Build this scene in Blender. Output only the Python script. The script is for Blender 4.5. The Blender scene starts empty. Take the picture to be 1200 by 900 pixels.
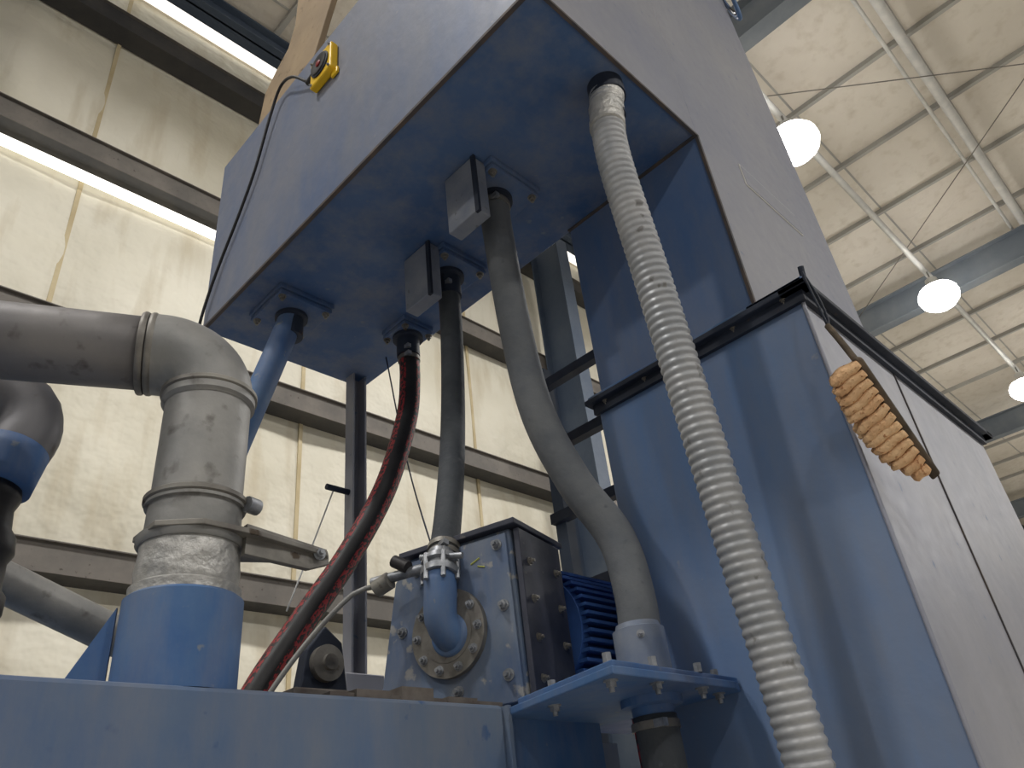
import bpy, bmesh, math, random
from mathutils import Vector, Matrix
random.seed(4)
scene=bpy.context.scene
EYE=1.6
def W(p): return Vector((p[0],p[1],p[2]+EYE))
def lin(c):
    return tuple(((x/255)/12.92 if x/255<=0.04045 else ((x/255+0.055)/1.055)**2.4) for x in c)+(1,)

# ------------------------------------------------------------ materials
def new_mat(name):
    m=bpy.data.materials.new(name); m.use_nodes=True
    nt=m.node_tree; b=nt.nodes['Principled BSDF']
    return m,nt,b
def painted(name,c1,c2,c3=None,scale=2.5,rough=0.55,metal=0.0,bump=0.08,lo=0.38,hi=0.66,fine=30,spec=0.38,speck=0.66,stretch=(1,1,1),soft=0.06,grime=0.0):
    """two-tone worn finish: large cloudy mix c1/c2 plus sparse flecks c3, optional dusty streaks"""
    m,nt,b=new_mat(name); N=nt.nodes; L=nt.links
    tc=N.new('ShaderNodeTexCoord'); mp=N.new('ShaderNodeMapping'); mp.inputs['Scale'].default_value=stretch
    L.new(tc.outputs['Object'],mp.inputs[0])
    n1=N.new('ShaderNodeTexNoise'); n1.inputs['Scale'].default_value=scale; n1.inputs['Detail'].default_value=6; n1.inputs['Roughness'].default_value=0.6
    L.new(mp.outputs[0],n1.inputs['Vector'])
    r1=N.new('ShaderNodeValToRGB'); r1.color_ramp.elements[0].position=lo; r1.color_ramp.elements[1].position=hi
    r1.color_ramp.elements[0].color=lin(c1); r1.color_ramp.elements[1].color=lin(c2)
    L.new(n1.outputs['Fac'],r1.inputs[0])
    n2=N.new('ShaderNodeTexNoise'); n2.inputs['Scale'].default_value=fine; n2.inputs['Detail'].default_value=8
    L.new(mp.outputs[0],n2.inputs['Vector'])
    col=r1.outputs[0]
    if c3:
        r2=N.new('ShaderNodeValToRGB'); r2.color_ramp.elements[0].position=speck; r2.color_ramp.elements[1].position=speck+soft
        L.new(n2.outputs['Fac'],r2.inputs[0])
        mx=N.new('ShaderNodeMix'); mx.data_type='RGBA'
        L.new(r2.outputs[0],mx.inputs['Factor']); L.new(col,mx.inputs['A']); mx.inputs['B'].default_value=lin(c3)
        col=mx.outputs['Result']
    if grime:
        mg=N.new('ShaderNodeMapping'); mg.inputs['Scale'].default_value=(5,5,1.2); mg.inputs['Rotation'].default_value=(0.2,0.15,0); L.new(tc.outputs['Object'],mg.inputs[0])
        ng=N.new('ShaderNodeTexNoise'); ng.inputs['Scale'].default_value=1.6; ng.inputs['Detail'].default_value=9; ng.inputs['Roughness'].default_value=0.7; L.new(mg.outputs[0],ng.inputs['Vector'])
        rg=N.new('ShaderNodeValToRGB'); rg.color_ramp.elements[0].position=0.42; rg.color_ramp.elements[1].position=0.72; L.new(ng.outputs['Fac'],rg.inputs[0])
        mg2=N.new('ShaderNodeMath'); mg2.operation='MULTIPLY'; mg2.inputs[1].default_value=grime; L.new(rg.outputs[0],mg2.inputs[0])
        mx2=N.new('ShaderNodeMix'); mx2.data_type='RGBA'; L.new(mg2.outputs[0],mx2.inputs['Factor']); L.new(col,mx2.inputs['A']); mx2.inputs['B'].default_value=lin((124,125,130))
        col=mx2.outputs['Result']
    L.new(col,b.inputs['Base Color'])
    mr=N.new('ShaderNodeMapRange'); mr.inputs['To Min'].default_value=max(0,rough-0.1); mr.inputs['To Max'].default_value=min(1,rough+0.15)
    L.new(n2.outputs['Fac'],mr.inputs['Value']); L.new(mr.outputs[0],b.inputs['Roughness'])
    b.inputs['Metallic'].default_value=metal
    b.inputs['Specular IOR Level'].default_value=spec
    bp=N.new('ShaderNodeBump'); bp.inputs['Strength'].default_value=bump; bp.inputs['Distance'].default_value=0.01
    L.new(n2.outputs['Fac'],bp.inputs['Height']); L.new(bp.outputs[0],b.inputs['Normal'])
    return m
def emis(name,c,s):
    m,nt,b=new_mat(name)
    b.inputs['Base Color'].default_value=lin(c); b.inputs['Emission Color'].default_value=lin(c); b.inputs['Emission Strength'].default_value=s
    return m
M={}
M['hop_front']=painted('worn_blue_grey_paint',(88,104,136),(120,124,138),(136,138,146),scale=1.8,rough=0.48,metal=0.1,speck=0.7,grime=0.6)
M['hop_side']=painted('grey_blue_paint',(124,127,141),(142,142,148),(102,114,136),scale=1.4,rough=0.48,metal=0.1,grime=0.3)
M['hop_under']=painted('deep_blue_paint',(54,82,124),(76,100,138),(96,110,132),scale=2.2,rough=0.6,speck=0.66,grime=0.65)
M['panel']=painted('blue_panel_paint',(76,102,144),(100,118,148),(112,124,146),scale=1.6,rough=0.55,speck=0.7,grime=0.5)
M['bin_front']=painted('bin_blue_paint',(90,118,160),(114,132,160),(128,138,158),scale=1.3,rough=0.5,speck=0.72,grime=0.5)
M['bin_side']=painted('bin_bare_steel_grey',(142,145,159),(162,161,166),(122,134,156),scale=1.5,rough=0.42,metal=0.15,speck=0.68,grime=0.3)
M['blue']=painted('blue_enamel',(58,94,144),(84,114,152),(120,128,138),scale=5,rough=0.6,speck=0.66,grime=0.6)
M['beam']=painted('beam_blue_paint',(76,100,136),(102,116,136),(68,92,130),scale=2.4,rough=0.65,lo=0.4,hi=0.65,grime=0.6)
M['gear']=painted('gearbox_blue_grey',(78,98,130),(108,120,136),(150,150,148),scale=6,rough=0.55,speck=0.62,grime=0.75)
M['gearside']=painted('gearbox_dark_plate',(44,48,62),(66,68,80),(100,98,98),scale=8,rough=0.55,speck=0.66)
M['dark']=painted('dark_painted_steel',(24,30,44),(42,50,66),(80,60,50),scale=6,rough=0.6,speck=0.68)
M['edge']=painted('rusty_edge',(66,64,68),(88,76,68),None,scale=20,rough=0.7)
M['galv']=painted('galvanised_steel',(128,128,126),(154,152,148),(98,94,90),scale=8,rough=0.5,metal=0.35,speck=0.58,bump=0.15,soft=0.15,grime=0.2)
M['pipedark']=painted('dirty_steel_pipe',(98,97,100),(122,119,118),(80,74,72),scale=5,rough=0.5,metal=0.35,speck=0.6,soft=0.15)
M['tape']=painted('aluminium_tape',(158,157,154),(192,190,186),(116,112,108),scale=28,rough=0.4,metal=0.45,bump=0.6,fine=45)
M['ringm']=painted('ring_steel',(140,137,130),(104,100,96),(80,70,60),scale=14,rough=0.5,metal=0.5)
M['bolt']=painted('zinc_bolt',(160,162,166),(116,120,126),None,scale=40,rough=0.4,metal=0.55)
M['collar']=painted('grey_collar',(108,120,142),(134,140,150),(96,100,110),scale=12,rough=0.5,metal=0.2)
M['plategrey']=painted('grey_gate_plate',(116,122,136),(138,142,150),(96,98,106),scale=10,rough=0.5,metal=0.2)
M['rubber']=painted('wrapped_rubber',(58,62,68),(76,80,84),(90,94,98),scale=7,rough=0.75,bump=0.25,fine=60,speck=0.66,soft=0.15)
M['rubber2']=painted('grey_wrapped_rubber',(84,88,94),(102,104,106),(74,78,84),scale=7,rough=0.75,bump=0.2,fine=50,speck=0.66,soft=0.15)
M['black']=painted('black_rubber',(24,24,26),(42,40,42),None,scale=10,rough=0.5)
M['pvc']=painted('grey_corrugated_conduit',(140,143,147),(166,166,167),(116,115,114),scale=9,rough=0.4,bump=0.15,speck=0.64,metal=0.15)
M['girt']=painted('girt_steel',(88,84,80),(108,102,96),(70,64,58),scale=3,rough=0.6)
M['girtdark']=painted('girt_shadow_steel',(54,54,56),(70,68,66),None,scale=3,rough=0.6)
M['rafter']=painted('rafter_grey_steel',(112,120,130),(132,138,144),None,scale=1.5,rough=0.55)
M['rafterdark']=painted('column_dark_steel',(58,70,88),(74,84,98),None,scale=1.5,rough=0.55)
M['purlin']=painted('purlin_steel',(158,156,152),(176,174,168),None,scale=1.5,rough=0.6)
M['conduit']=painted('conduit_white',(196,196,194),(214,212,208),None,scale=5,rough=0.4)
M['yellow']=painted('safety_yellow',(226,180,30),(236,196,44),(150,110,30),scale=12,rough=0.4,speck=0.72)
M['red']=painted('red_plastic',(120,34,34),(140,40,40),None,scale=12,rough=0.4)
M['tan']=painted('rusty_tan_plate',(142,122,96),(160,138,108),(100,82,64),scale=6,rough=0.6,speck=0.62,soft=0.12)
M['bristle']=painted('tan_bristle',(214,168,124),(236,200,156),(176,124,84),scale=30,rough=0.85,bump=0.6,fine=140,speck=0.6)
M['wood']=painted('dirty_wood',(70,62,52),(104,90,74),None,scale=20,rough=0.8)
M['concrete']=painted('concrete_floor',(164,160,152),(186,182,174),(120,116,108),scale=0.8,rough=0.6)
M['brown']=painted('rusty_scale',(88,80,76),(118,112,106),(60,50,44),scale=18,rough=0.7)
M['lens']=emis('lamp_lens',(255,252,246),20)
M['daylight']=emis('daylight_gap',(255,252,244),1.4)
def insulation(name,c1,c2,stain):
    m,nt,b=new_mat(name); N=nt.nodes; L=nt.links
    tc=N.new('ShaderNodeTexCoord')
    n=N.new('ShaderNodeTexNoise'); n.inputs['Scale'].default_value=0.7; n.inputs['Detail'].default_value=7
    L.new(tc.outputs['Object'],n.inputs['Vector'])
    r=N.new('ShaderNodeValToRGB'); r.color_ramp.elements[0].color=lin(c1); r.color_ramp.elements[1].color=lin(c2)
    r.color_ramp.elements[0].position=0.35; r.color_ramp.elements[1].position=0.65
    L.new(n.outputs['Fac'],r.inputs[0])
    mp=N.new('ShaderNodeMapping'); mp.inputs['Scale'].default_value=(3,3,0.5); L.new(tc.outputs['Object'],mp.inputs[0])
    n2=N.new('ShaderNodeTexNoise'); n2.inputs['Scale'].default_value=2.0; n2.inputs['Detail'].default_value=5; L.new(mp.outputs[0],n2.inputs['Vector'])
    r2=N.new('ShaderNodeValToRGB'); r2.color_ramp.elements[0].position=0.52; r2.color_ramp.elements[1].position=0.75; L.new(n2.outputs['Fac'],r2.inputs[0])
    ml=N.new('ShaderNodeMath'); ml.operation='MULTIPLY'; ml.inputs[1].default_value=0.5; L.new(r2.outputs[0],ml.inputs[0])
    mx=N.new('ShaderNodeMix'); mx.data_type='RGBA'; L.new(ml.outputs[0],mx.inputs['Factor']); L.new(r.outputs[0],mx.inputs['A']); mx.inputs['B'].default_value=lin(stain)
    L.new(mx.outputs['Result'],b.inputs['Base Color']); b.inputs['Roughness'].default_value=0.6
    bp=N.new('ShaderNodeBump'); bp.inputs['Strength'].default_value=0.7; bp.inputs['Distance'].default_value=0.12
    n3=N.new('ShaderNodeTexNoise'); n3.inputs['Scale'].default_value=1.8; n3.inputs['Detail'].default_value=4; L.new(tc.outputs['Object'],n3.inputs['Vector'])
    L.new(n3.outputs['Fac'],bp.inputs['Height']); L.new(bp.outputs[0],b.inputs['Normal'])
    return m
M['insul']=insulation('cream_wall_insulation',(196,190,172),(218,213,198),(168,153,124))
M['roofins']=insulation('roof_insulation',(212,204,192),(224,217,206),(190,179,162))
M['seam']=painted('seam_tape',(176,160,126),(194,180,148),None,scale=3,rough=0.7)
def print_mat():
    m,nt,b=new_mat('red_hose_print'); N=nt.nodes; L=nt.links
    uv=N.new('ShaderNodeUVMap'); mp=N.new('ShaderNodeMapping'); mp.inputs['Scale'].default_value=(26,70,1); L.new(uv.outputs[0],mp.inputs[0])
    n=N.new('ShaderNodeTexNoise'); n.inputs['Scale'].default_value=1.0; n.inputs['Detail'].default_value=2; L.new(mp.outputs[0],n.inputs['Vector'])
    r=N.new('ShaderNodeValToRGB'); r.color_ramp.interpolation='CONSTANT'
    r.color_ramp.elements[0].color=lin((146,38,44)); r.color_ramp.elements[1].color=lin((30,26,28)); r.color_ramp.elements[1].position=0.5
    L.new(n.outputs['Fac'],r.inputs[0]); L.new(r.outputs[0],b.inputs['Base Color']); b.inputs['Roughness'].default_value=0.6
    return m
M['print']=print_mat()

# ------------------------------------------------------------ builders
def root(name,loc=(0,0,0)):
    e=bpy.data.objects.new(name,None); e.empty_display_size=0.1; scene.collection.objects.link(e)
    return e
def finish(name,bm,mats,parent,smooth=False,bevel=0):
    bmesh.ops.recalc_face_normals(bm,faces=bm.faces)
    me=bpy.data.meshes.new(name); bm.to_mesh(me); bm.free()
    if not isinstance(mats,(list,tuple)): mats=[mats]
    for m in mats: me.materials.append(m)
    if smooth:
        for p in me.polygons: p.use_smooth=True
    o=bpy.data.objects.new(name,me); scene.collection.objects.link(o)
    if parent: o.parent=parent
    if bevel:
        md=o.modifiers.new('b','BEVEL'); md.width=bevel; md.segments=2; md.limit_method='ANGLE'
    return o
def box(name,x0,x1,y0,y1,z0,z1,mat,parent=None,bevel=0.0,fm=None):
    bm=bmesh.new()
    vs=[bm.verts.new(W((x,y,z))) for x in (x0,x1) for y in (y0,y1) for z in (z0,z1)]
    F=[(0,1,3,2),(4,6,7,5),(0,4,5,1),(2,3,7,6),(0,2,6,4),(1,5,7,3)] # -x +x -y +y -z +z
    for i,f in enumerate(F):
        fc=bm.faces.new([vs[k] for k in f])
        if fm: fc.material_index=fm[i]
    return finish(name,bm,mat,parent,bevel=bevel)
def obox(name,c,ax,ay,az,hx,hy,hz,mat,parent=None,bevel=0.0):
    c=W(c); ax=Vector(ax).normalized(); ay=Vector(ay).normalized(); az=Vector(az).normalized()
    bm=bmesh.new()
    vs=[bm.verts.new(c+ax*i*hx+ay*j*hy+az*k*hz) for i in (-1,1) for j in (-1,1) for k in (-1,1)]
    for f in [(0,1,3,2),(4,6,7,5),(0,4,5,1),(2,3,7,6),(0,2,6,4),(1,5,7,3)]: bm.faces.new([vs[k] for k in f])
    return finish(name,bm,mat,parent,bevel=bevel)
def prism(name,pts,off,mat,parent=None,bevel=0.0):
    bm=bmesh.new(); off=Vector(off)
    a=[bm.verts.new(W(p)) for p in pts]; b=[bm.verts.new(W(p)+off) for p in pts]
    bm.faces.new(a); bm.faces.new(b[::-1]); n=len(pts)
    for i in range(n): bm.faces.new((a[i],a[(i+1)%n],b[(i+1)%n],b[i]))
    return finish(name,bm,mat,parent,bevel=bevel)
def frame(d):
    d=d.normalized(); r=Vector((0,0,1)) if abs(d.z)<0.9 else Vector((1,0,0))
    s=d.cross(r).normalized(); return s,d.cross(s).normalized()
def lathe(name,p0,axis,prof,mat,parent=None,seg=32,smooth=True):
    p0=W(p0); d=Vector(axis).normalized(); s,u=frame(d); bm=bmesh.new(); rings=[]
    for (t,r) in prof:
        rings.append([bm.verts.new(p0+d*t+(s*math.cos(2*math.pi*k/seg)+u*math.sin(2*math.pi*k/seg))*max(r,1e-4)) for k in range(seg)])
    for i in range(len(rings)-1):
        for k in range(seg): bm.faces.new((rings[i][k],rings[i][(k+1)%seg],rings[i+1][(k+1)%seg],rings[i+1][k]))
    bm.faces.new(rings[0][::-1]); bm.faces.new(rings[-1])
    o=finish(name,bm,mat,parent,smooth=smooth)
    if smooth:
        md=o.modifiers.new('es','EDGE_SPLIT'); md.split_angle=math.radians(40)
    return o
def cyl(name,p0,p1,r,mat,parent=None,seg=24,r1=None):
    a=Vector(p0);b=Vector(p1)
    return lathe(name,p0,b-a,[(0,r),((b-a).length,r if r1 is None else r1)],mat,parent,seg)
def hexbolt(name,p,d,r,parent,mat=None):
    mat=mat or M['bolt']
    lathe(name+'_washer',p,d,[(0,r*1.35),(r*0.25,r*1.35)],mat,parent,16)
    lathe(name,Vector(p)+Vector(d).normalized()*r*0.25,d,[(0,r),(r*0.9,r)],mat,parent,6,smooth=False)
    lathe(name+'_stud',Vector(p)+Vector(d).normalized()*r*1.1,d,[(0,r*0.55),(r*0.9,r*0.5)],mat,parent,10)
def catmull(pts,step):
    P=[Vector(p) for p in pts]; P=[P[0]*2-P[1]]+P+[P[-1]*2-P[-2]]; out=[]
    for i in range(1,len(P)-2):
        n=max(2,int((P[i+1]-P[i]).length/step))
        for k in range(n):
            t=k/n; a,b,c,d=P[i-1],P[i],P[i+1],P[i+2]
            out.append(0.5*((2*b)+(c-a)*t+(2*a-5*b+4*c-d)*t*t+(3*b-a-3*c+d)*t*t*t))
    out.append(P[-2]); return out
def tube(name,pts,r,mats,parent=None,seg=24,step=0.015,rfun=None,band=None,ref=(-1,-1,0)):
    path=catmull(pts,step); n=len(path); bm=bmesh.new(); uvl=bm.loops.layers.uv.new('UVMap')
    T=[(path[min(i+1,n-1)]-path[max(i-1,0)]).normalized() for i in range(n)]
    nv=Vector(ref); nv=(nv-T[0]*nv.dot(T[0])).normalized(); rings=[];S=[0]
    for i in range(n):
        if i: S.append(S[-1]+(path[i]-path[i-1]).length)
        nv=(nv-T[i]*nv.dot(T[i])).normalized(); bv=T[i].cross(nv)
        rr=r*(rfun(S[-1]) if rfun else 1.0)
        rings.append([bm.verts.new(W(path[i])+(nv*math.cos(2*math.pi*k/seg)+bv*math.sin(2*math.pi*k/seg))*rr) for k in range(seg)])
    for i in range(n-1):
        for k in range(seg):
            f=bm.faces.new((rings[i][k],rings[i][(k+1)%seg],rings[i+1][(k+1)%seg],rings[i+1][k]))
            for lp,(uu,vv) in zip(f.loops,((k/seg,S[i]),((k+1)/seg,S[i]),((k+1)/seg,S[i+1]),(k/seg,S[i+1]))): lp[uvl].uv=(uu,vv)
            if band and k in band: f.material_index=1
    bm.faces.new(rings[0][::-1]); bm.faces.new(rings[-1])
    return finish(name,bm,mats,parent,smooth=True)

# ------------------------------------------------------------ building
FZ=-EYE; RZ=8.05; WY=5.5
box('floor',-14,34,-16,WY+0.1,FZ-0.1,FZ,M['concrete'])
box('ceiling',-14,34,-16,WY+0.1,RZ,RZ+0.1,M['roofins'])
box('wall_end',34,34.1,-16,WY+0.1,FZ,RZ,M['insul'])
gz=[-1.5,0.05,1.85,3.6,5.38,7.18]
bm=bmesh.new(); nx=300; nz=110; x0,x1=-14,34; rows=[]
for j in range(nz+1):
    z=FZ+(RZ-FZ)*j/nz; row=[]
    for i in range(nx+1):
        x=x0+(x1-x0)*i/nx
        lo=max([g for g in gz if g<=z+1e-6] or [FZ]); hi=min([g for g in gz if g>z] or [RZ])
        t=(z-lo)/max(hi-lo,1e-3); bz=math.sin(math.pi*min(max(t,0),1))**0.6
        fx=((x-0.97)/2.18)%1.0; bx=abs(math.sin(math.pi*fx))**0.5
        row.append(bm.verts.new(W((x,WY-0.09*bz*bx,z))))
    rows.append(row)
for j in range(nz):
    for i in range(nx): bm.faces.new((rows[j][i],rows[j][i+1],rows[j+1][i+1],rows[j+1][i]))
finish('wall_back',bm,M['insul'],None,smooth=True)
sr=root('wall_seam_tape')
for k in range(-6,14,2):
    x=0.97+1.09*k
    box('tape_%d'%(k+6),x-0.018,x+0.018,WY-0.03,WY-0.012,FZ,RZ-0.1,M['seam'],sr)
for i,z in enumerate(gz):
    g=root('wall_girt')
    big=(z>7)
    yf=5.262
    box('web',-14,34,yf+0.01,WY-0.06,z+0.19,z+0.2,M['girt'],g)
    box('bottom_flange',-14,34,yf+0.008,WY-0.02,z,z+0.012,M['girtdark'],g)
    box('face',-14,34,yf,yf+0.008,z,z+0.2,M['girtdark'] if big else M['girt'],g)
    box('lip',-14,34,yf-0.03,yf+0.003,z+0.192,z+0.2,M['girt'],g)
dl=root('daylight_gap_strip')  # added glowing strips stand in for daylight through cladding gaps, no window
box('eave_strip',-14,34,WY-0.24,WY-0.05,RZ-0.03,RZ-0.01,M['daylight'],dl)
box('mid_strip',-3,2.6,WY-0.11,WY-0.10,5.2,5.32,M['daylight'],dl)
es=root('eave_strut')
box('web',-14,34,4.98,5.0,7.74,7.98,M['rafterdark'],es); box('top',-14,34,4.9,5.12,7.96,7.98,M['rafterdark'],es); box('bottom',-14,34,4.9,5.12,7.74,7.76,M['rafterdark'],es)
for k in range(-2,4):
    x=5.9+6.9*k
    r=root('roof_rafter')
    box('web',x-0.01,x+0.01,-16,5.2,7.28,7.75,M['rafter'],r)
    box('bottom_flange',x-0.11,x+0.11,-16,5.2,7.26,7.28,M['rafter'],r)
    box('top_flange',x-0.11,x+0.11,-16,5.2,7.75,7.77,M['rafter'],r)
    xc=x+0.7
    c=root('building_column')
    box('web',xc-0.01,xc+0.01,4.75,5.2,FZ,7.3,M['rafterdark'],c)
    box('inner_flange',xc-0.11,xc+0.11,4.73,4.75,FZ,7.3,M['rafterdark'],c)
    box('outer_flange',xc-0.11,xc+0.11,5.2,5.22,FZ,7.3,M['rafterdark'],c)
pr=root('roof_purlins')
for k in range(-11,16):
    x=9.39+1.42*k
    if abs(((x-5.9+3.45)%6.9)-3.45)<0.4: continue
    box('purlin_%d'%(k+11),x-0.028,x+0.028,-16,5.2,7.98,RZ,M['purlin'],pr)
for k in range(12):
    y=4.6-1.5*k
    box('strap_%d'%k,-14,34,y-0.012,y+0.012,RZ-0.012,RZ,M['purlin'],pr)
cr=root('conduit_run')
cyl('pipe_a',(-10,0.16,7.82),(33,0.16,7.82),0.06,M['conduit'],cr)
cyl('pipe_b',(-10,0.34,7.86),(33,0.34,7.86),0.025,M['conduit'],cr)
cyl('pipe_c',(-10,1.62,7.42),(33,1.62,7.42),0.045,M['conduit'],cr)
cyl('pipe_d',(-10,-2.6,7.82),(33,-2.6,7.82),0.05,M['conduit'],cr)
bc=root('roof_brace_cable')
M['cable']=painted('brace_cable_grey',(116,112,106),(130,126,118),None,scale=2,rough=0.6)
cyl('rod_a',(5.9,-4.7,7.7),(12.8,3.0,7.7),0.007,M['cable'],bc,8); cyl('rod_b',(5.9,3.0,7.7),(12.8,-4.7,7.7),0.007,M['cable'],bc,8)
def highbay(x,y,z):
    r=root('high_bay_light')
    lathe('housing',(x,y,z+0.40),(0,0,-1),[(0,0.05),(0.03,0.09),(0.16,0.10),(0.19,0.2),(0.23,0.24)],M['conduit'],r,28)
    lathe('lens',(x,y,z+0.17),(0,0,-1),[(0,0.245),(0.07,0.29),(0.15,0.30),(0.24,0.27),(0.31,0.20),(0.36,0.11),(0.38,0.02)],M['lens'],r,32)
    cyl('hanger',(x,y,z+0.38),(x,y,7.42),0.012,M['galv'],r,8)
    l=bpy.data.lights.new('lamp','AREA'); l.shape='DISK'; l.size=0.6; l.energy=185; l.color=(1.0,0.982,0.95)
    o=bpy.data.objects.new('lamp',l); scene.collection.objects.link(o); o.location=(x,y,z-0.25+EYE); o.parent=r
for k in range(-3,5): highbay(7.24+4.75*k,1.6,6.85)
for k in range(-3,5): highbay(7.24+4.75*k-1,-6.5,6.85)

# ------------------------------------------------------------ hopper
X0,X1,Y0,Y1=0.711,1.246,0.465,1.815
h=root('feed_hopper')
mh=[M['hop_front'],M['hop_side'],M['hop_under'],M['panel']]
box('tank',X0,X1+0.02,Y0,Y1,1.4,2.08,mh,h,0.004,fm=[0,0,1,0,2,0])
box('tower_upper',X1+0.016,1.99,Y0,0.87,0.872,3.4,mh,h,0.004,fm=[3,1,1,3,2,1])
box('weld_front',X0-0.004,X0+0.006,Y0,Y1,1.395,1.403,M['edge'],h)
box('weld_side',X0,X1+0.02,Y0-0.003,Y0+0.005,1.395,1.402,M['edge'],h)
box('weld_corner',X1+0.012,X1+0.02,Y0-0.003,Y0+0.004,0.875,1.4,M['edge'],h)
box('weld_panel',X1+0.008,X1+0.018,Y0,0.87,1.396,1.404,M['edge'],h)
box('data_strip',1.47,1.77,Y0-0.0025,Y0,1.375,1.45,M['conduit'],h)
box('data_strip_face',1.474,1.766,Y0-0.0035,Y0-0.002,1.379,1.446,M['hop_side'],h)
prism('tan_lug',[(0.72,1.62,2.06),(0.72,1.585,2.24),(0.72,1.52,2.29),(0.72,1.45,2.33),(0.72,1.415,2.42),(0.72,1.40,2.75),(0.72,1.13,2.75),(0.72,1.16,2.36),(0.72,1.22,2.24),(0.72,1.30,2.06)],(0.02,0,0),M['tan'],h,0.003)
box('top_box',0.78,1.2,0.7,1.12,2.08,2.5,M['dark'],h,0.01)
def outlet(tag,x,y,s,gate=False,plates=True,rc=0.034):
    if plates:
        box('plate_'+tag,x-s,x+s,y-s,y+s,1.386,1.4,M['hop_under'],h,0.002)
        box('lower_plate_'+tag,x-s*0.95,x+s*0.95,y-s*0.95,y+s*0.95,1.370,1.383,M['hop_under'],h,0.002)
        for i,(a,b) in enumerate(((-1,-1),(1,-1),(1,1),(-1,1))):
            hexbolt('bolt_%s_%d'%(tag,i),(x+a*s*0.8,y+b*s*0.8,1.370),(0,0,-1),0.008,h,M['ringm'])
    lathe('collar_'+tag,(x,y,1.40),(0,0,-1),[(0,rc+0.011),(0.04,rc+0.011),(0.042,rc),(0.10,rc)],M['dark'],h)
    if gate:
        box('gate_body_'+tag,x-s-0.035,x-s+0.004,y-0.055,y+0.045,1.225,1.396,M['plategrey'],h,0.003)
        box('gate_lip_'+tag,x-s-0.037,x-s-0.030,y-0.060,y-0.048,1.22,1.396,M['dark'],h)
outlet('big',1.007,0.895,0.082,True)
outlet('mid',1.10,1.18,0.078,True)
outlet('small',1.185,1.465,0.055)
outlet('corner',0.862,1.579,0.085)
outlet('air',0.99,0.52,0.05,False,False,0.028)
tube('drain_spout',[(0.862,1.579,1.37),(0.84,1.585,1.28),(0.79,1.6,1.09),(0.73,1.62,0.86)],0.034,[M['blue']],h)
# ------------------------------------------------------------ bin
b=root('receiving_bin')
mb=[M['bin_front'],M['bin_side'],M['panel']]
box('shell',1.24,2.27,0.37,0.87,FZ,0.85,mb,b,0.006,fm=[0,1,1,2,2,2])
box('flange_left',1.212,1.25,0.345,0.885,0.85,0.862,M['dark'],b,0.002)
box('flange_left_leg',1.228,1.238,0.36,0.875,0.828,0.85,M['dark'],b)
box('flange_front',1.212,2.30,0.345,0.40,0.85,0.862,M['dark'],b,0.002)
box('flange_front_leg',1.24,2.27,0.36,0.37,0.83,0.85,M['dark'],b)
box('flange_top_left',1.22,1.27,0.35,0.88,0.863,0.872,M['blue'],b,0.002)
box('flange_top_front',1.22,2.28,0.352,0.47,0.863,0.872,M['dark'],b,0.002)
box('flange_right',2.25,2.30,0.345,0.885,0.85,0.862,M['dark'],b)
box('lid',1.27,2.28,0.47,0.88,0.86,0.871,M['panel'],b)
for i in range(5): hexbolt('flange_bolt_l%d'%i,(1.23,0.40+i*0.11,0.85),(0,0,-1),0.005,b,M['ringm'])
cyl('corner_stub',(1.235,0.352,0.87),(1.228,0.347,0.895),0.006,M['dark'],b,8)
box('seam_strip',1.657,1.662,0.3675,0.371,FZ,0.84,M['edge'],b)
cyl('corner_weld',(1.24,0.37,FZ),(1.24,0.37,0.85),0.004,M['bin_side'],b,10)
# ------------------------------------------------------------ frame behind bin
f=root('access_ladder_frame')
box('post_a',1.62,1.66,0.98,1.02,FZ,2.3,M['rafterdark'],f); box('post_b',1.62,1.66,1.32,1.36,FZ,1.35,M['rafterdark'],f)
for i,z in enumerate((0.6,0.82,1.04,1.26)): box('rung_%d'%i,1.60,1.63,0.89,1.36,z,z+0.03,M['dark'],f)
# ------------------------------------------------------------ base beam
bb=root('machine_base_beam')
box('main_beam',-2.2,0.936,0.95,1.25,-0.5,0.2235,M['beam'],bb,0.006)
box('end_plate',0.936,0.944,0.94,1.26,-0.5,0.222,M['beam'],bb)
box('rear_beam',0.944,1.236,1.0,1.2,-0.5,0.2,M['beam'],bb,0.004)
box('rear_deck',-2.2,1.6,1.25,2.1,0.14,0.2235,M['beam'],bb)
for i,x in enumerate((-2.0,-0.6,0.75)): box('leg_%d'%i,x-0.08,x+0.08,1.0,1.2,FZ,-0.5,M['beam'],bb)
for i,x in enumerate((-2.0,1.4)): box('rear_leg_%d'%i,x-0.06,x+0.06,1.9,2.05,FZ,0.14,M['beam'],bb)
box('shim_plate',0.62,0.95,0.965,1.24,0.2235,0.231,M['brown'],bb)
for i,(x,hh) in enumerate(((0.66,0.012),(0.74,0.02),(0.83,0.01))): box('scrap_plate_%d'%i,x,x+0.06,0.96,1.0,0.2235,0.2235+hh,M['brown'],bb)
prism('gusset',[(0.355,1.06,0.2235),(0.30,1.08,0.2235),(0.355,1.06,0.34)],(0.004,0.008,0),M['blue'],bb)
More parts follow.
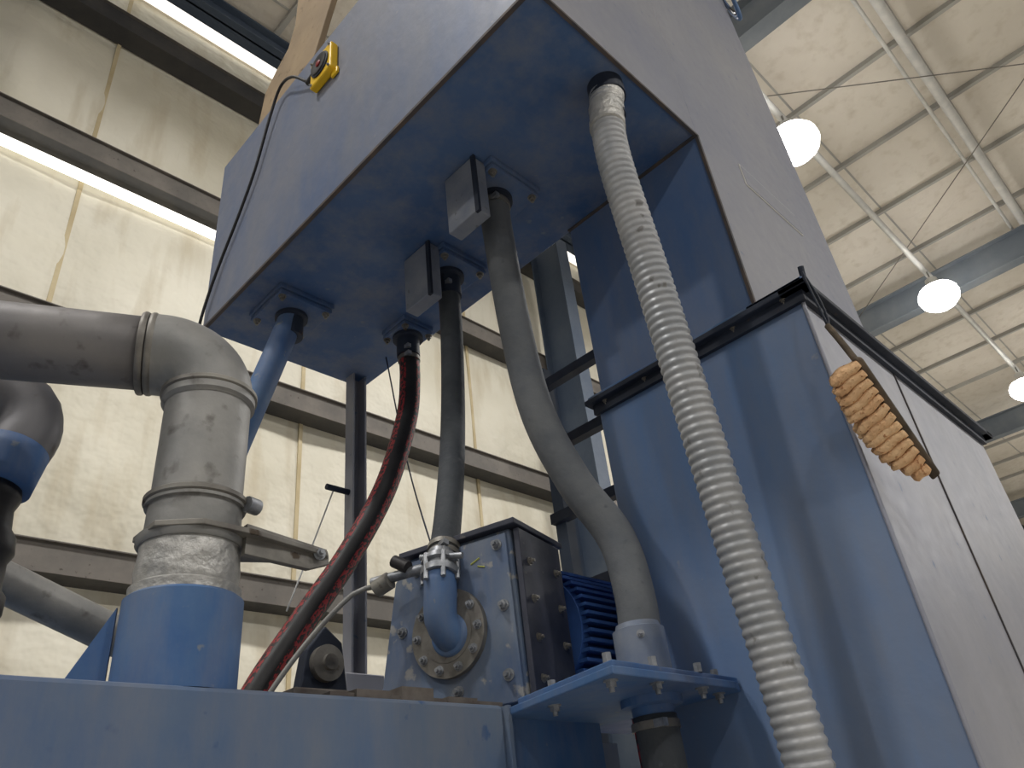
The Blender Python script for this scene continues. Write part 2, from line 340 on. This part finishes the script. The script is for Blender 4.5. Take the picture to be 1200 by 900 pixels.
# bracket shelf
br=root('hose_bracket')
prism('shelf',[(0.875,0.67,0.207),(1.2,0.675,0.207),(1.236,0.69,0.207),(1.236,0.995,0.207),(0.955,0.995,0.207)],(0,0,0.012),M['blue'],br,0.002)
prism('shelf_top',[(0.89,0.68,0.220),(1.236,0.69,0.220),(1.236,0.9,0.220),(0.95,0.93,0.220)],(0,0,0.010),M['blue'],br,0.002)
for i,(x,y) in enumerate(((0.905,0.70),(1.0,0.69),(1.12,0.69),(1.2,0.71),(0.96,0.86),(1.2,0.86))): 
    hexbolt('bolt_%d'%i,(x,y,0.207),(0,0,-1),0.008,br)
    cyl('stud_%d'%i,(x,y,0.230),(x,y,0.244),0.007,M['bolt'],br,6)
prism('web',[(0.946,0.97,0.207),(1.2,0.97,0.207),(1.2,0.97,0.11),(0.946,0.97,0.0)],(0,0.01,0),M['blue'],br)
# ------------------------------------------------------------ hoses
def clamp(p,d,r,par,tag,w=0.012):
    lathe('clamp_'+tag,Vector(p)-Vector(d).normalized()*w/2,d,[(0,r),(w,r)],M['ringm'],par,28)
    s,u=frame(Vector(d)); q=Vector(p)+(-Vector((0.7,0.7,0))*r)
    obox('screw_'+tag,q,d,s,u,0.006,0.012,0.006,M['bolt'],par)
r=root('grey_rubber_hose')
pts=[(1.007,0.895,1.36),(1.008,0.896,1.27),(1.024,0.895,1.0),(1.046,0.884,0.78),(1.090,0.852,0.62),(1.128,0.807,0.50),(1.12,0.783,0.38),(1.10,0.776,0.28)]
tube('hose',pts,0.036,[M['rubber2']],r)
clamp((1.007,0.895,1.345),(0,0,1),0.038,r,'top')
lathe('sleeve',(1.10,0.776,0.230),(0,0,1),[(0,0.044),(0.085,0.044),(0.087,0.039),(0.095,0.037)],M['collar'],r)
hexbolt('sleeve_bolt',(1.066,0.748,0.30),(-0.8,-0.6,0),0.005,r)
r=root('drain_hose')
lathe('blue_nipple',(1.10,0.776,0.207),(0,0,-1),[(0,0.05),(0.012,0.05),(0.014,0.034),(0.05,0.034)],M['blue'],r)
tube('hose',[(1.10,0.776,0.18),(1.102,0.776,0.08),(1.104,0.778,-0.05),(1.10,0.79,-0.3),(1.06,0.82,-0.9),(1.05,0.82,FZ+0.01)],0.036,[M['rubber'],M['print']],r,band=(5,6))
clamp((1.10,0.776,0.165),(0,0,1),0.039,r,'t')
r=root('black_rubber_hose')
pts=[(1.10,1.18,1.33),(1.10,1.18,1.2),(1.085,1.175,1.0),(1.045,1.15,0.8),(0.985,1.11,0.62),(0.945,1.085,0.525)]
tube('hose',pts,0.029,[M['rubber'],M['print']],r,band=(5,6))
clamp((1.10,1.18,1.325),(0,0,1),0.032,r,'t'); clamp((0.95,1.088,0.535),(0.4,0.25,1),0.033,r,'b1'); clamp((0.946,1.085,0.518),(0.4,0.25,1),0.033,r,'b2')
r=root('red_striped_hose')
pts=[(1.185,1.465,1.33),(1.187,1.465,1.22),(1.17,1.468,1.08),(1.10,1.475,0.86),(0.995,1.485,0.66),(0.89,1.495,0.5),(0.80,1.5,0.36),(0.74,1.5,0.24)]
tube('hose',pts,0.030,[M['black'],M['print']],r,band=(1,2,3,18,19,20))
clamp((1.185,1.465,1.315),(0,0,1),0.033,r,'t1'); clamp((1.186,1.465,1.29),(0,0,1),0.033,r,'t2')
r=root('corrugated_hose')
pts=[(0.99,0.52,1.395),(0.975,0.528,1.28),(0.98,0.535,1.15),(1.015,0.54,0.92),(1.05,0.545,0.65),(1.09,0.55,0.35),(1.12,0.55,0.07),(1.13,0.56,-0.25),(1.12,0.6,-0.9),(1.10,0.6,FZ+0.01)]
tube('hose',pts,0.0335,[M['pvc']],r,seg=28,step=0.0026,rfun=lambda s:1+0.09*(0.5+0.5*math.cos(2*math.pi*s/0.0155))**0.8-0.04)
tube('tape_wrap',[(0.99,0.52,1.372),(0.98,0.525,1.32),(0.973,0.529,1.26)],0.0365,[M['tape']],r,step=0.006,rfun=lambda s:1+0.04*math.sin(s*210)*math.sin(s*90))
# ------------------------------------------------------------ left pipe with elbow
p=root('steel_elbow_pipe')
ax,ay=0.43,1.03
lathe('blue_base',(ax,ay,0.2235),(0,0,1),[(0,0.077),(0.122,0.077),(0.128,0.07)],M['blue'],p,48)
lathe('tape_section',(ax,ay,0.345),(0,0,1),[(0,0.07),(0.002,0.072),(0.016,0.073),(0.02,0.067),(0.04,0.069),(0.06,0.067),(0.085,0.067)],M['tape'],p,48)
lathe('pipe_mid',(ax,ay,0.42),(0,0,1),[(0,0.070),(0.004,0.073),(0.014,0.073),(0.018,0.065),(0.062,0.064)],M['galv'],p,48)
lathe('pipe_upper',(ax,ay,0.48),(0,0,1),[(0,0.069),(0.01,0.069),(0.012,0.063),(0.17,0.063),(0.175,0.069),(0.19,0.069),(0.193,0.063),(0.2,0.063)],M['galv'],p,48)
for i,z in enumerate((0.484,0.665)):
    lathe('ring_%d'%i,(ax,ay,z),(0,0,1),[(0,0.068),(0.003,0.072),(0.009,0.072),(0.012,0.068)],M['ringm'],p,48)
cyl('band_bolt',(ax+0.052,ay-0.05,0.485),(ax+0.072,ay-0.045,0.485),0.012,M['bolt'],p,12)
dx,dy=-0.905,0.425; R=0.078; zc=0.667
el=[]
for i in range(13):
    a=math.pi/2*i/12
    q=R*(1-math.cos(a)); el.append((ax+dx*q,ay+dy*q,zc+R*math.sin(a)))
tube('elbow',[(ax,ay,0.65)]+el+[(ax+dx*(R+0.02),ay+dy*(R+0.02),zc+R)],0.065,[M['galv']],p,seg=40,step=0.01)
def hp(t,dz=0): return (ax+dx*t,ay+dy*t,zc+R+dz)
tube('horizontal_pipe',[hp(0.085),hp(0.5),hp(1.6)],0.059,[M['pipedark']],p,seg=40,step=0.1)
for i,t in enumerate((0.088,0.10)): lathe('seam_ring_%d'%i,hp(t),(dx,dy,0),[(0,0.065),(0.003,0.067),(0.007,0.067),(0.01,0.065)],M['ringm'],p,40)
prism('clamp_plate',[(ax-0.07,ay-0.04,0.43),(ax-0.02,ay-0.078,0.43),(ax+0.06,ay-0.075,0.43),(ax+0.14,ay-0.06,0.43),(ax+0.19,ay-0.05,0.43),(ax+0.205,ay-0.03,0.43),(ax+0.19,ay-0.01,0.43),(ax+0.12,ay+0.02,0.43),(ax,ay+0.075,0.43),(ax-0.07,ay+0.03,0.43)],(0,0,0.008),M['ringm'],p,0.001)
prism('clamp_tongue',[(ax+0.05,ay-0.062,0.405),(ax+0.16,ay-0.05,0.405),(ax+0.20,ay-0.04,0.422),(ax+0.195,ay-0.04,0.445),(ax+0.05,ay-0.062,0.45)],(0,0.012,0),M['ringm'],p,0.001)
hexbolt('clamp_bolt',(ax+0.175,ay-0.051,0.43),(-0.2,-1,0),0.007,p)
# second pipe far left
p=root('return_pipe')
tube('elbow',[(-0.9,1.75,0.80),(-0.2,1.53,0.80),(0.12,1.42,0.80),(0.235,1.39,0.785),(0.265,1.38,0.73),(0.245,1.37,0.655)],0.054,[M['pipedark']],p,seg=32)
tube('blue_end',[(0.25,1.372,0.68),(0.235,1.368,0.61)],0.057,[M['blue']],p,seg=32)
tube('black_coupling',[(0.235,1.37,0.615),(0.245,1.37,0.52),(0.25,1.37,0.44),(0.25,1.37,0.2235)],0.034,[M['black']],p,seg=24,rfun=lambda s:1+0.25*(math.sin(s*70)>0.2))
p=root('brace_pipe')
cyl('pipe',(-0.2,1.6,0.73),(0.70,1.6,0.40),0.036,M['galv'],p,28)
# support column
c=root('support_column')
box('web',1.19,1.234,1.785,1.791,0.2235,1.399,M['hop_side'],c); box('flange_a',1.186,1.192,1.75,1.791,0.2235,1.399,M['hop_side'],c); box('flange_b',1.230,1.236,1.75,1.791,0.2235,1.399,M['hop_side'],c)
box('foot',1.15,1.27,1.72,1.84,0.2235,0.46,M['hop_side'],c,0.003); cyl('pin',(1.11,1.77,0.985),(1.19,1.77,0.985),0.009,M['dark'],c,10)
# gearbox
g=root('gearbox')
a=math.radians(15); e=Vector((-math.sin(a),math.cos(a),0)); n=Vector((-math.cos(a),-math.sin(a),0)); up=Vector((0,0,1))
C=Vector((0.96,1.10,0.0))
def G(s,z,t=0): v=C+e*s-n*t; return (v.x,v.y,z)
prism('housing',[G(0.175,0.232),(G(-0.155,0.232)),(G(-0.15,0.545)),(G(0.085,0.545)),(G(0.12,0.50))],-n*0.165,M['gear'],g,0.006)
prism('face_plate',[G(0.165,0.234,-0.008),(G(-0.15,0.234,-0.008)),(G(-0.145,0.535,-0.008)),(G(0.085,0.535,-0.008)),(G(0.115,0.50,-0.008))],-n*0.008,M['gear'],g,0.002)
prism('top_cap',[G(-0.17,0.545,-0.015),G(0.10,0.545,-0.015),G(0.10,0.545,0.185),G(-0.17,0.545,0.185)],(0,0,0.012),M['gearside'],g,0.002)
prism('side_plate',[G(-0.158,0.235,0.0),G(-0.158,0.235,0.165),G(-0.158,0.54,0.165),G(-0.158,0.54,0.0)],-e*0.012,M['gearside'],g,0.002)
for i,z in enumerate((0.27,0.34,0.41,0.48)):
    for j,t in enumerate((0.03,0.135)): hexbolt('side_bolt_%d_%d'%(i,j),G(-0.170,z,t),-e,0.006,g,M['ringm'])
for i,(s,z) in enumerate(((-0.125,0.515),(-0.125,0.28),(0.06,0.51),(0.135,0.27),(-0.128,0.40),(0.10,0.40),(-0.02,0.27))): hexbolt('face_bolt_%d'%i,G(s,z,-0.008),n,0.008,g)
M['mark']=painted('yellow_paint_marker',(150,156,84),(168,170,92),None,scale=30,rough=0.6)
for i,(s1,z1,s2,z2) in enumerate(((-0.065,0.492,-0.085,0.50),(-0.080,0.485,-0.095,0.48))):
    v1=Vector(G(s1,z1,-0.0082)); v2=Vector(G(s2,z2,-0.0082)); cyl('chalk_mark_%d'%i,v1,v2,0.0018,M['mark'],g,6)
fc=G(-0.010,0.375,-0.008)
lathe('shaft_flange',fc,n,[(0,0.080),(0.012,0.080),(0.013,0.054),(0.014,0.054),(0.015,0.04)],M['ringm'],g,44)
for i in range(10):
    t=2*math.pi*i/10; v=Vector(fc)+(e*math.cos(t)+up*math.sin(t))*0.067+n*0.012
    hexbolt('flange_bolt_%d'%i,v,n,0.0065,g)
f0=Vector(fc)
q=Vector((0.922,1.072,0.478))
lathe('inlet_weld',f0+n*0.013-up*0.006-e*0.006,n,[(0,0.040),(0.004,0.038),(0.007,0.034)],M['blue'],g,36)
tube('inlet_pipe',[f0+n*(-0.01)-up*0.014-e*0.008,f0+n*0.012-up*0.006-e*0.006,f0+n*0.030+up*0.022,q+Vector((0.0,0.001,-0.035)),q],0.031,[M['blue']],g,seg=28)
# valve
v=root('ball_valve')
lathe('valve_body',(0.920,1.070,0.470),(0.3,0.2,1),[(0,0.036),(0.012,0.038),(0.014,0.030),(0.024,0.030),(0.026,0.038),(0.038,0.036),(0.04,0.028),(0.055,0.027)],M['bolt'],v)
for i in range(6):
    t=i*math.pi/3; cyl('stud_%d'%i,(0.92+0.034*math.cos(t),1.07+0.034*math.sin(t),0.462),(0.93+0.034*math.cos(t),1.078+0.034*math.sin(t),0.515),0.005,M['bolt'],v,8)
cyl('arm',(0.91,1.09,0.495),(0.86,1.20,0.49),0.010,M['bolt'],v,12); cyl('knob',(0.872,1.16,0.485),(0.862,1.19,0.475),0.017,M['ringm'],v,14)
cyl('actuator',(0.885,1.12,0.50),(0.875,1.15,0.52),0.012,M['black'],v,12)
cyl('lever',(0.90,1.10,0.515),(0.935,1.02,0.50),0.006,M['bolt'],v,10)
tube('sense_line',[(0.862,1.19,0.48),(0.83,1.22,0.47),(0.78,1.28,0.40),(0.72,1.32,0.30),(0.70,1.33,0.24)],0.005,[M['galv']],v,seg=10)
# motor with parallel cooling fins
m=root('electric_motor')
M['motor']=painted('motor_blue',(38,68,126),(56,90,146),(70,86,110),scale=6,rough=0.45,speck=0.72)
my,mz,mr=1.07,0.385,0.125
lathe('body',(1.185,my,mz),(1,0,0),[(0,0.10),(0.01,0.108),(0.38,0.108),(0.40,0.08)],M['motor'],m,40)
lathe('end_shield',(1.172,my,mz),(1,0,0),[(0,0.115),(0.016,0.118),(0.018,0.108)],M['motor'],m,40)
for i in range(15):
    z=mz-0.119+0.017*i; hw=math.sqrt(max(mr*mr-(z-mz)**2,0.0030))+0.010
    box('fin_%d'%i,1.175,1.55,my-hw,my+hw,z-0.003,z+0.003,M['motor'],m)
box('foot',1.25,1.5,1.0,1.14,0.2235,0.28,M['motor'],m)
# bearing + steel plates behind hose
k=root('pillow_block_bearing')
prism('bracket',[(0.79,1.36,0.2235),(0.93,1.36,0.2235),(0.90,1.36,0.42),(0.86,1.36,0.45),(0.82,1.36,0.40)],(0,0.03,0),M['dark'],k,0.003)
lathe('bearing',(0.86,1.36,0.375),(0,-1,0),[(0,0.035),(0.015,0.035),(0.017,0.016),(0.025,0.015)],M['ringm'],k)
box('base',0.76,1.1,1.3,1.45,0.2235,0.315,M['brown'],k,0.003)
# wires
w=root('hanging_wire')
tube('wire_a',[(1.22,1.62,1.398),(1.2,1.5,0.95),(1.13,1.3,0.55)],0.0025,[M['dark']],w,seg=6,step=0.05)
tube('wire_b',[(1.15,1.79,1.0),(1.08,1.79,0.8),(1.02,1.8,0.62)],0.0022,[M['conduit']],w,seg=6,step=0.05)
# ------------------------------------------------------------ yellow switch
s=root('emergency_stop_switch')
cy,cz=1.185,1.924; xs=X0-0.0005
box('back_plate',xs-0.024,xs,cy-0.052,cy+0.052,cz-0.055,cz+0.055,M['yellow'],s,0.005)
box('mount_tab_low',xs-0.008,xs,cy-0.060,cy-0.030,cz-0.075,cz-0.05,M['yellow'],s,0.003)
box('mount_tab_high',xs-0.008,xs,cy+0.030,cy+0.060,cz+0.05,cz+0.072,M['yellow'],s,0.003)
for i,(a1,b1) in enumerate(((-1,-1),(1,-1),(1,1),(-1,1))):
    hexbolt('screw_%d'%i,(xs-0.024,cy+a1*0.043,cz+b1*0.046),(-1,0,0),0.0035,s)
lathe('face_ring',(xs-0.024,cy,cz),(-1,0,0),[(0,0.041),(0.004,0.041),(0.005,0.037)],M['dark'],s,36)
lathe('horn',(xs-0.029,cy,cz),(-1,0,0),[(0,0.036),(0.003,0.035),(0.0035,0.026),(0.001,0.016)],M['black'],s,36)
lathe('button',(xs-0.029,cy,cz),(-1,0,0),[(0,0.010),(0.004,0.010),(0.006,0.005)],M['red'],s,24)
lathe('gland',(xs-0.014,cy+0.052,cz+0.01),(0,1,0.1),[(0,0.010),(0.03,0.008)],M['black'],s,14)
tube('cable',[(xs-0.014,cy+0.078,cz+0.015),(xs-0.03,1.33,2.02),(xs-0.02,1.42,2.075),(xs-0.015,1.48,2.0),(xs-0.012,1.553,1.83),(xs-0.010,1.64,1.70),(xs-0.010,1.715,1.60),(xs-0.012,1.77,1.5),(xs-0.012,1.808,1.40),(xs,1.82,1.33)],0.0045,[M['black']],s,seg=8,step=0.02)
u=root('blue_cable_coil')
for i in range(3): tube('loop_%d'%i,[(1.93+0.01*i,0.45,3.0),(1.98,0.43,2.75+0.02*i),(2.02,0.44,2.62+0.02*i),(2.05,0.47,2.75),(2.03,0.5,3.0)],0.008,[M['blue'] if i<2 else M['black']],u,seg=8)
# ------------------------------------------------------------ brush
q=root('hand_brush')
A0=Vector((1.160,0.328,0.628)); A1=Vector((1.278,0.318,0.458)); d=(A1-A0).normalized(); LB=(A1-A0).length
side=Vector((0.14,-0.88,0.22)); side=(side-d*side.dot(d)).normalized(); nn=d.cross(side).normalized()
tube('handle',[A0+Vector((0.028,0.002,0.10)),A0+Vector((0.018,-0.01,0.06)),A0+side*0.026,A0+d*0.03+side*0.028],0.0055,[M['wood']],q,seg=12)
prism('back_block',[A0+side*0.024-nn*0.014-d*0.006,A0+side*0.036-nn*0.014,A1+side*0.036-nn*0.014+d*0.010,A1+side*0.020-nn*0.014+d*0.014],nn*0.028,M['wood'],q,0.004)
bm=bmesh.new()
for i in range(13):
    t=i/12; base=A0+d*(0.006+LB*0.93*t)+side*0.026
    reach=0.056*(0.82+0.30*math.sin(math.pi*min(1,0.15+t*0.9)))*(1 if t<0.8 else 1-1.8*(t-0.8))
    for j in range(5):
        o=(j-2)*0.0068
        dr=(-side+d*(0.28*random.uniform(0.3,0.8))+nn*o*14).normalized()
        s1,u1=frame(dr); p0=base+nn*o; rr=[]
        for k2 in range(9):
            w_=k2/8; rad=0.0086*(0.8+0.3*math.sin(math.pi*w_))*(1 if k2<8 else 0.4)
            cc=W(p0)+dr*reach*w_*random.uniform(0.98,1.02)+d*0.0014*math.sin(w_*9+i)
            rr.append([bm.verts.new(cc+(s1*math.cos(math.pi*m_/4)+u1*math.sin(math.pi*m_/4))*rad) for m_ in range(8)])
        for k2 in range(8):
            for m_ in range(8): bm.faces.new((rr[k2][m_],rr[k2][(m_+1)%8],rr[k2+1][(m_+1)%8],rr[k2+1][m_]))
        bm.faces.new(rr[0][::-1]); bm.faces.new(rr[-1])
finish('bristles',bm,M['bristle'],q,smooth=True)
hk=A0+Vector((0.028,0.002,0.10))
tube('wire_loop',[(1.208,0.342,0.868),(1.218,0.335,0.81),(1.205,0.33,0.75),hk],0.0022,[M['dark']],q,seg=6)
tube('wire_loop_b',[(1.208,0.342,0.868),(1.190,0.335,0.81),(1.183,0.33,0.76),hk],0.0022,[M['dark']],q,seg=6)

# ------------------------------------------------------------ world
wd=bpy.data.worlds.new('world'); scene.world=wd; wd.use_nodes=True
bg=wd.node_tree.nodes['Background']; bg.inputs[0].default_value=(0.94,0.96,1.0,1); bg.inputs[1].default_value=0.22
scene.view_settings.view_transform='Standard'
scene.view_settings.exposure=-0.08
# ------------------------------------------------------------ camera
cam=bpy.data.cameras.new('camera'); co=bpy.data.objects.new('camera',cam); scene.collection.objects.link(co)
cam.sensor_width=36; cam.lens=27; cam.clip_start=0.02; cam.clip_end=200
Vv=Vector((-175,1430,-900)).normalized(); Av=Vector((1020,-443,-900)); Av=(Av-Vv*Av.dot(Vv)).normalized(); Bv=Vv.cross(Av)
Rm=Matrix((Av,Bv,Vv)).to_4x4()
co.matrix_world=Matrix.Translation((0,0,EYE))@Rm
scene.camera=co
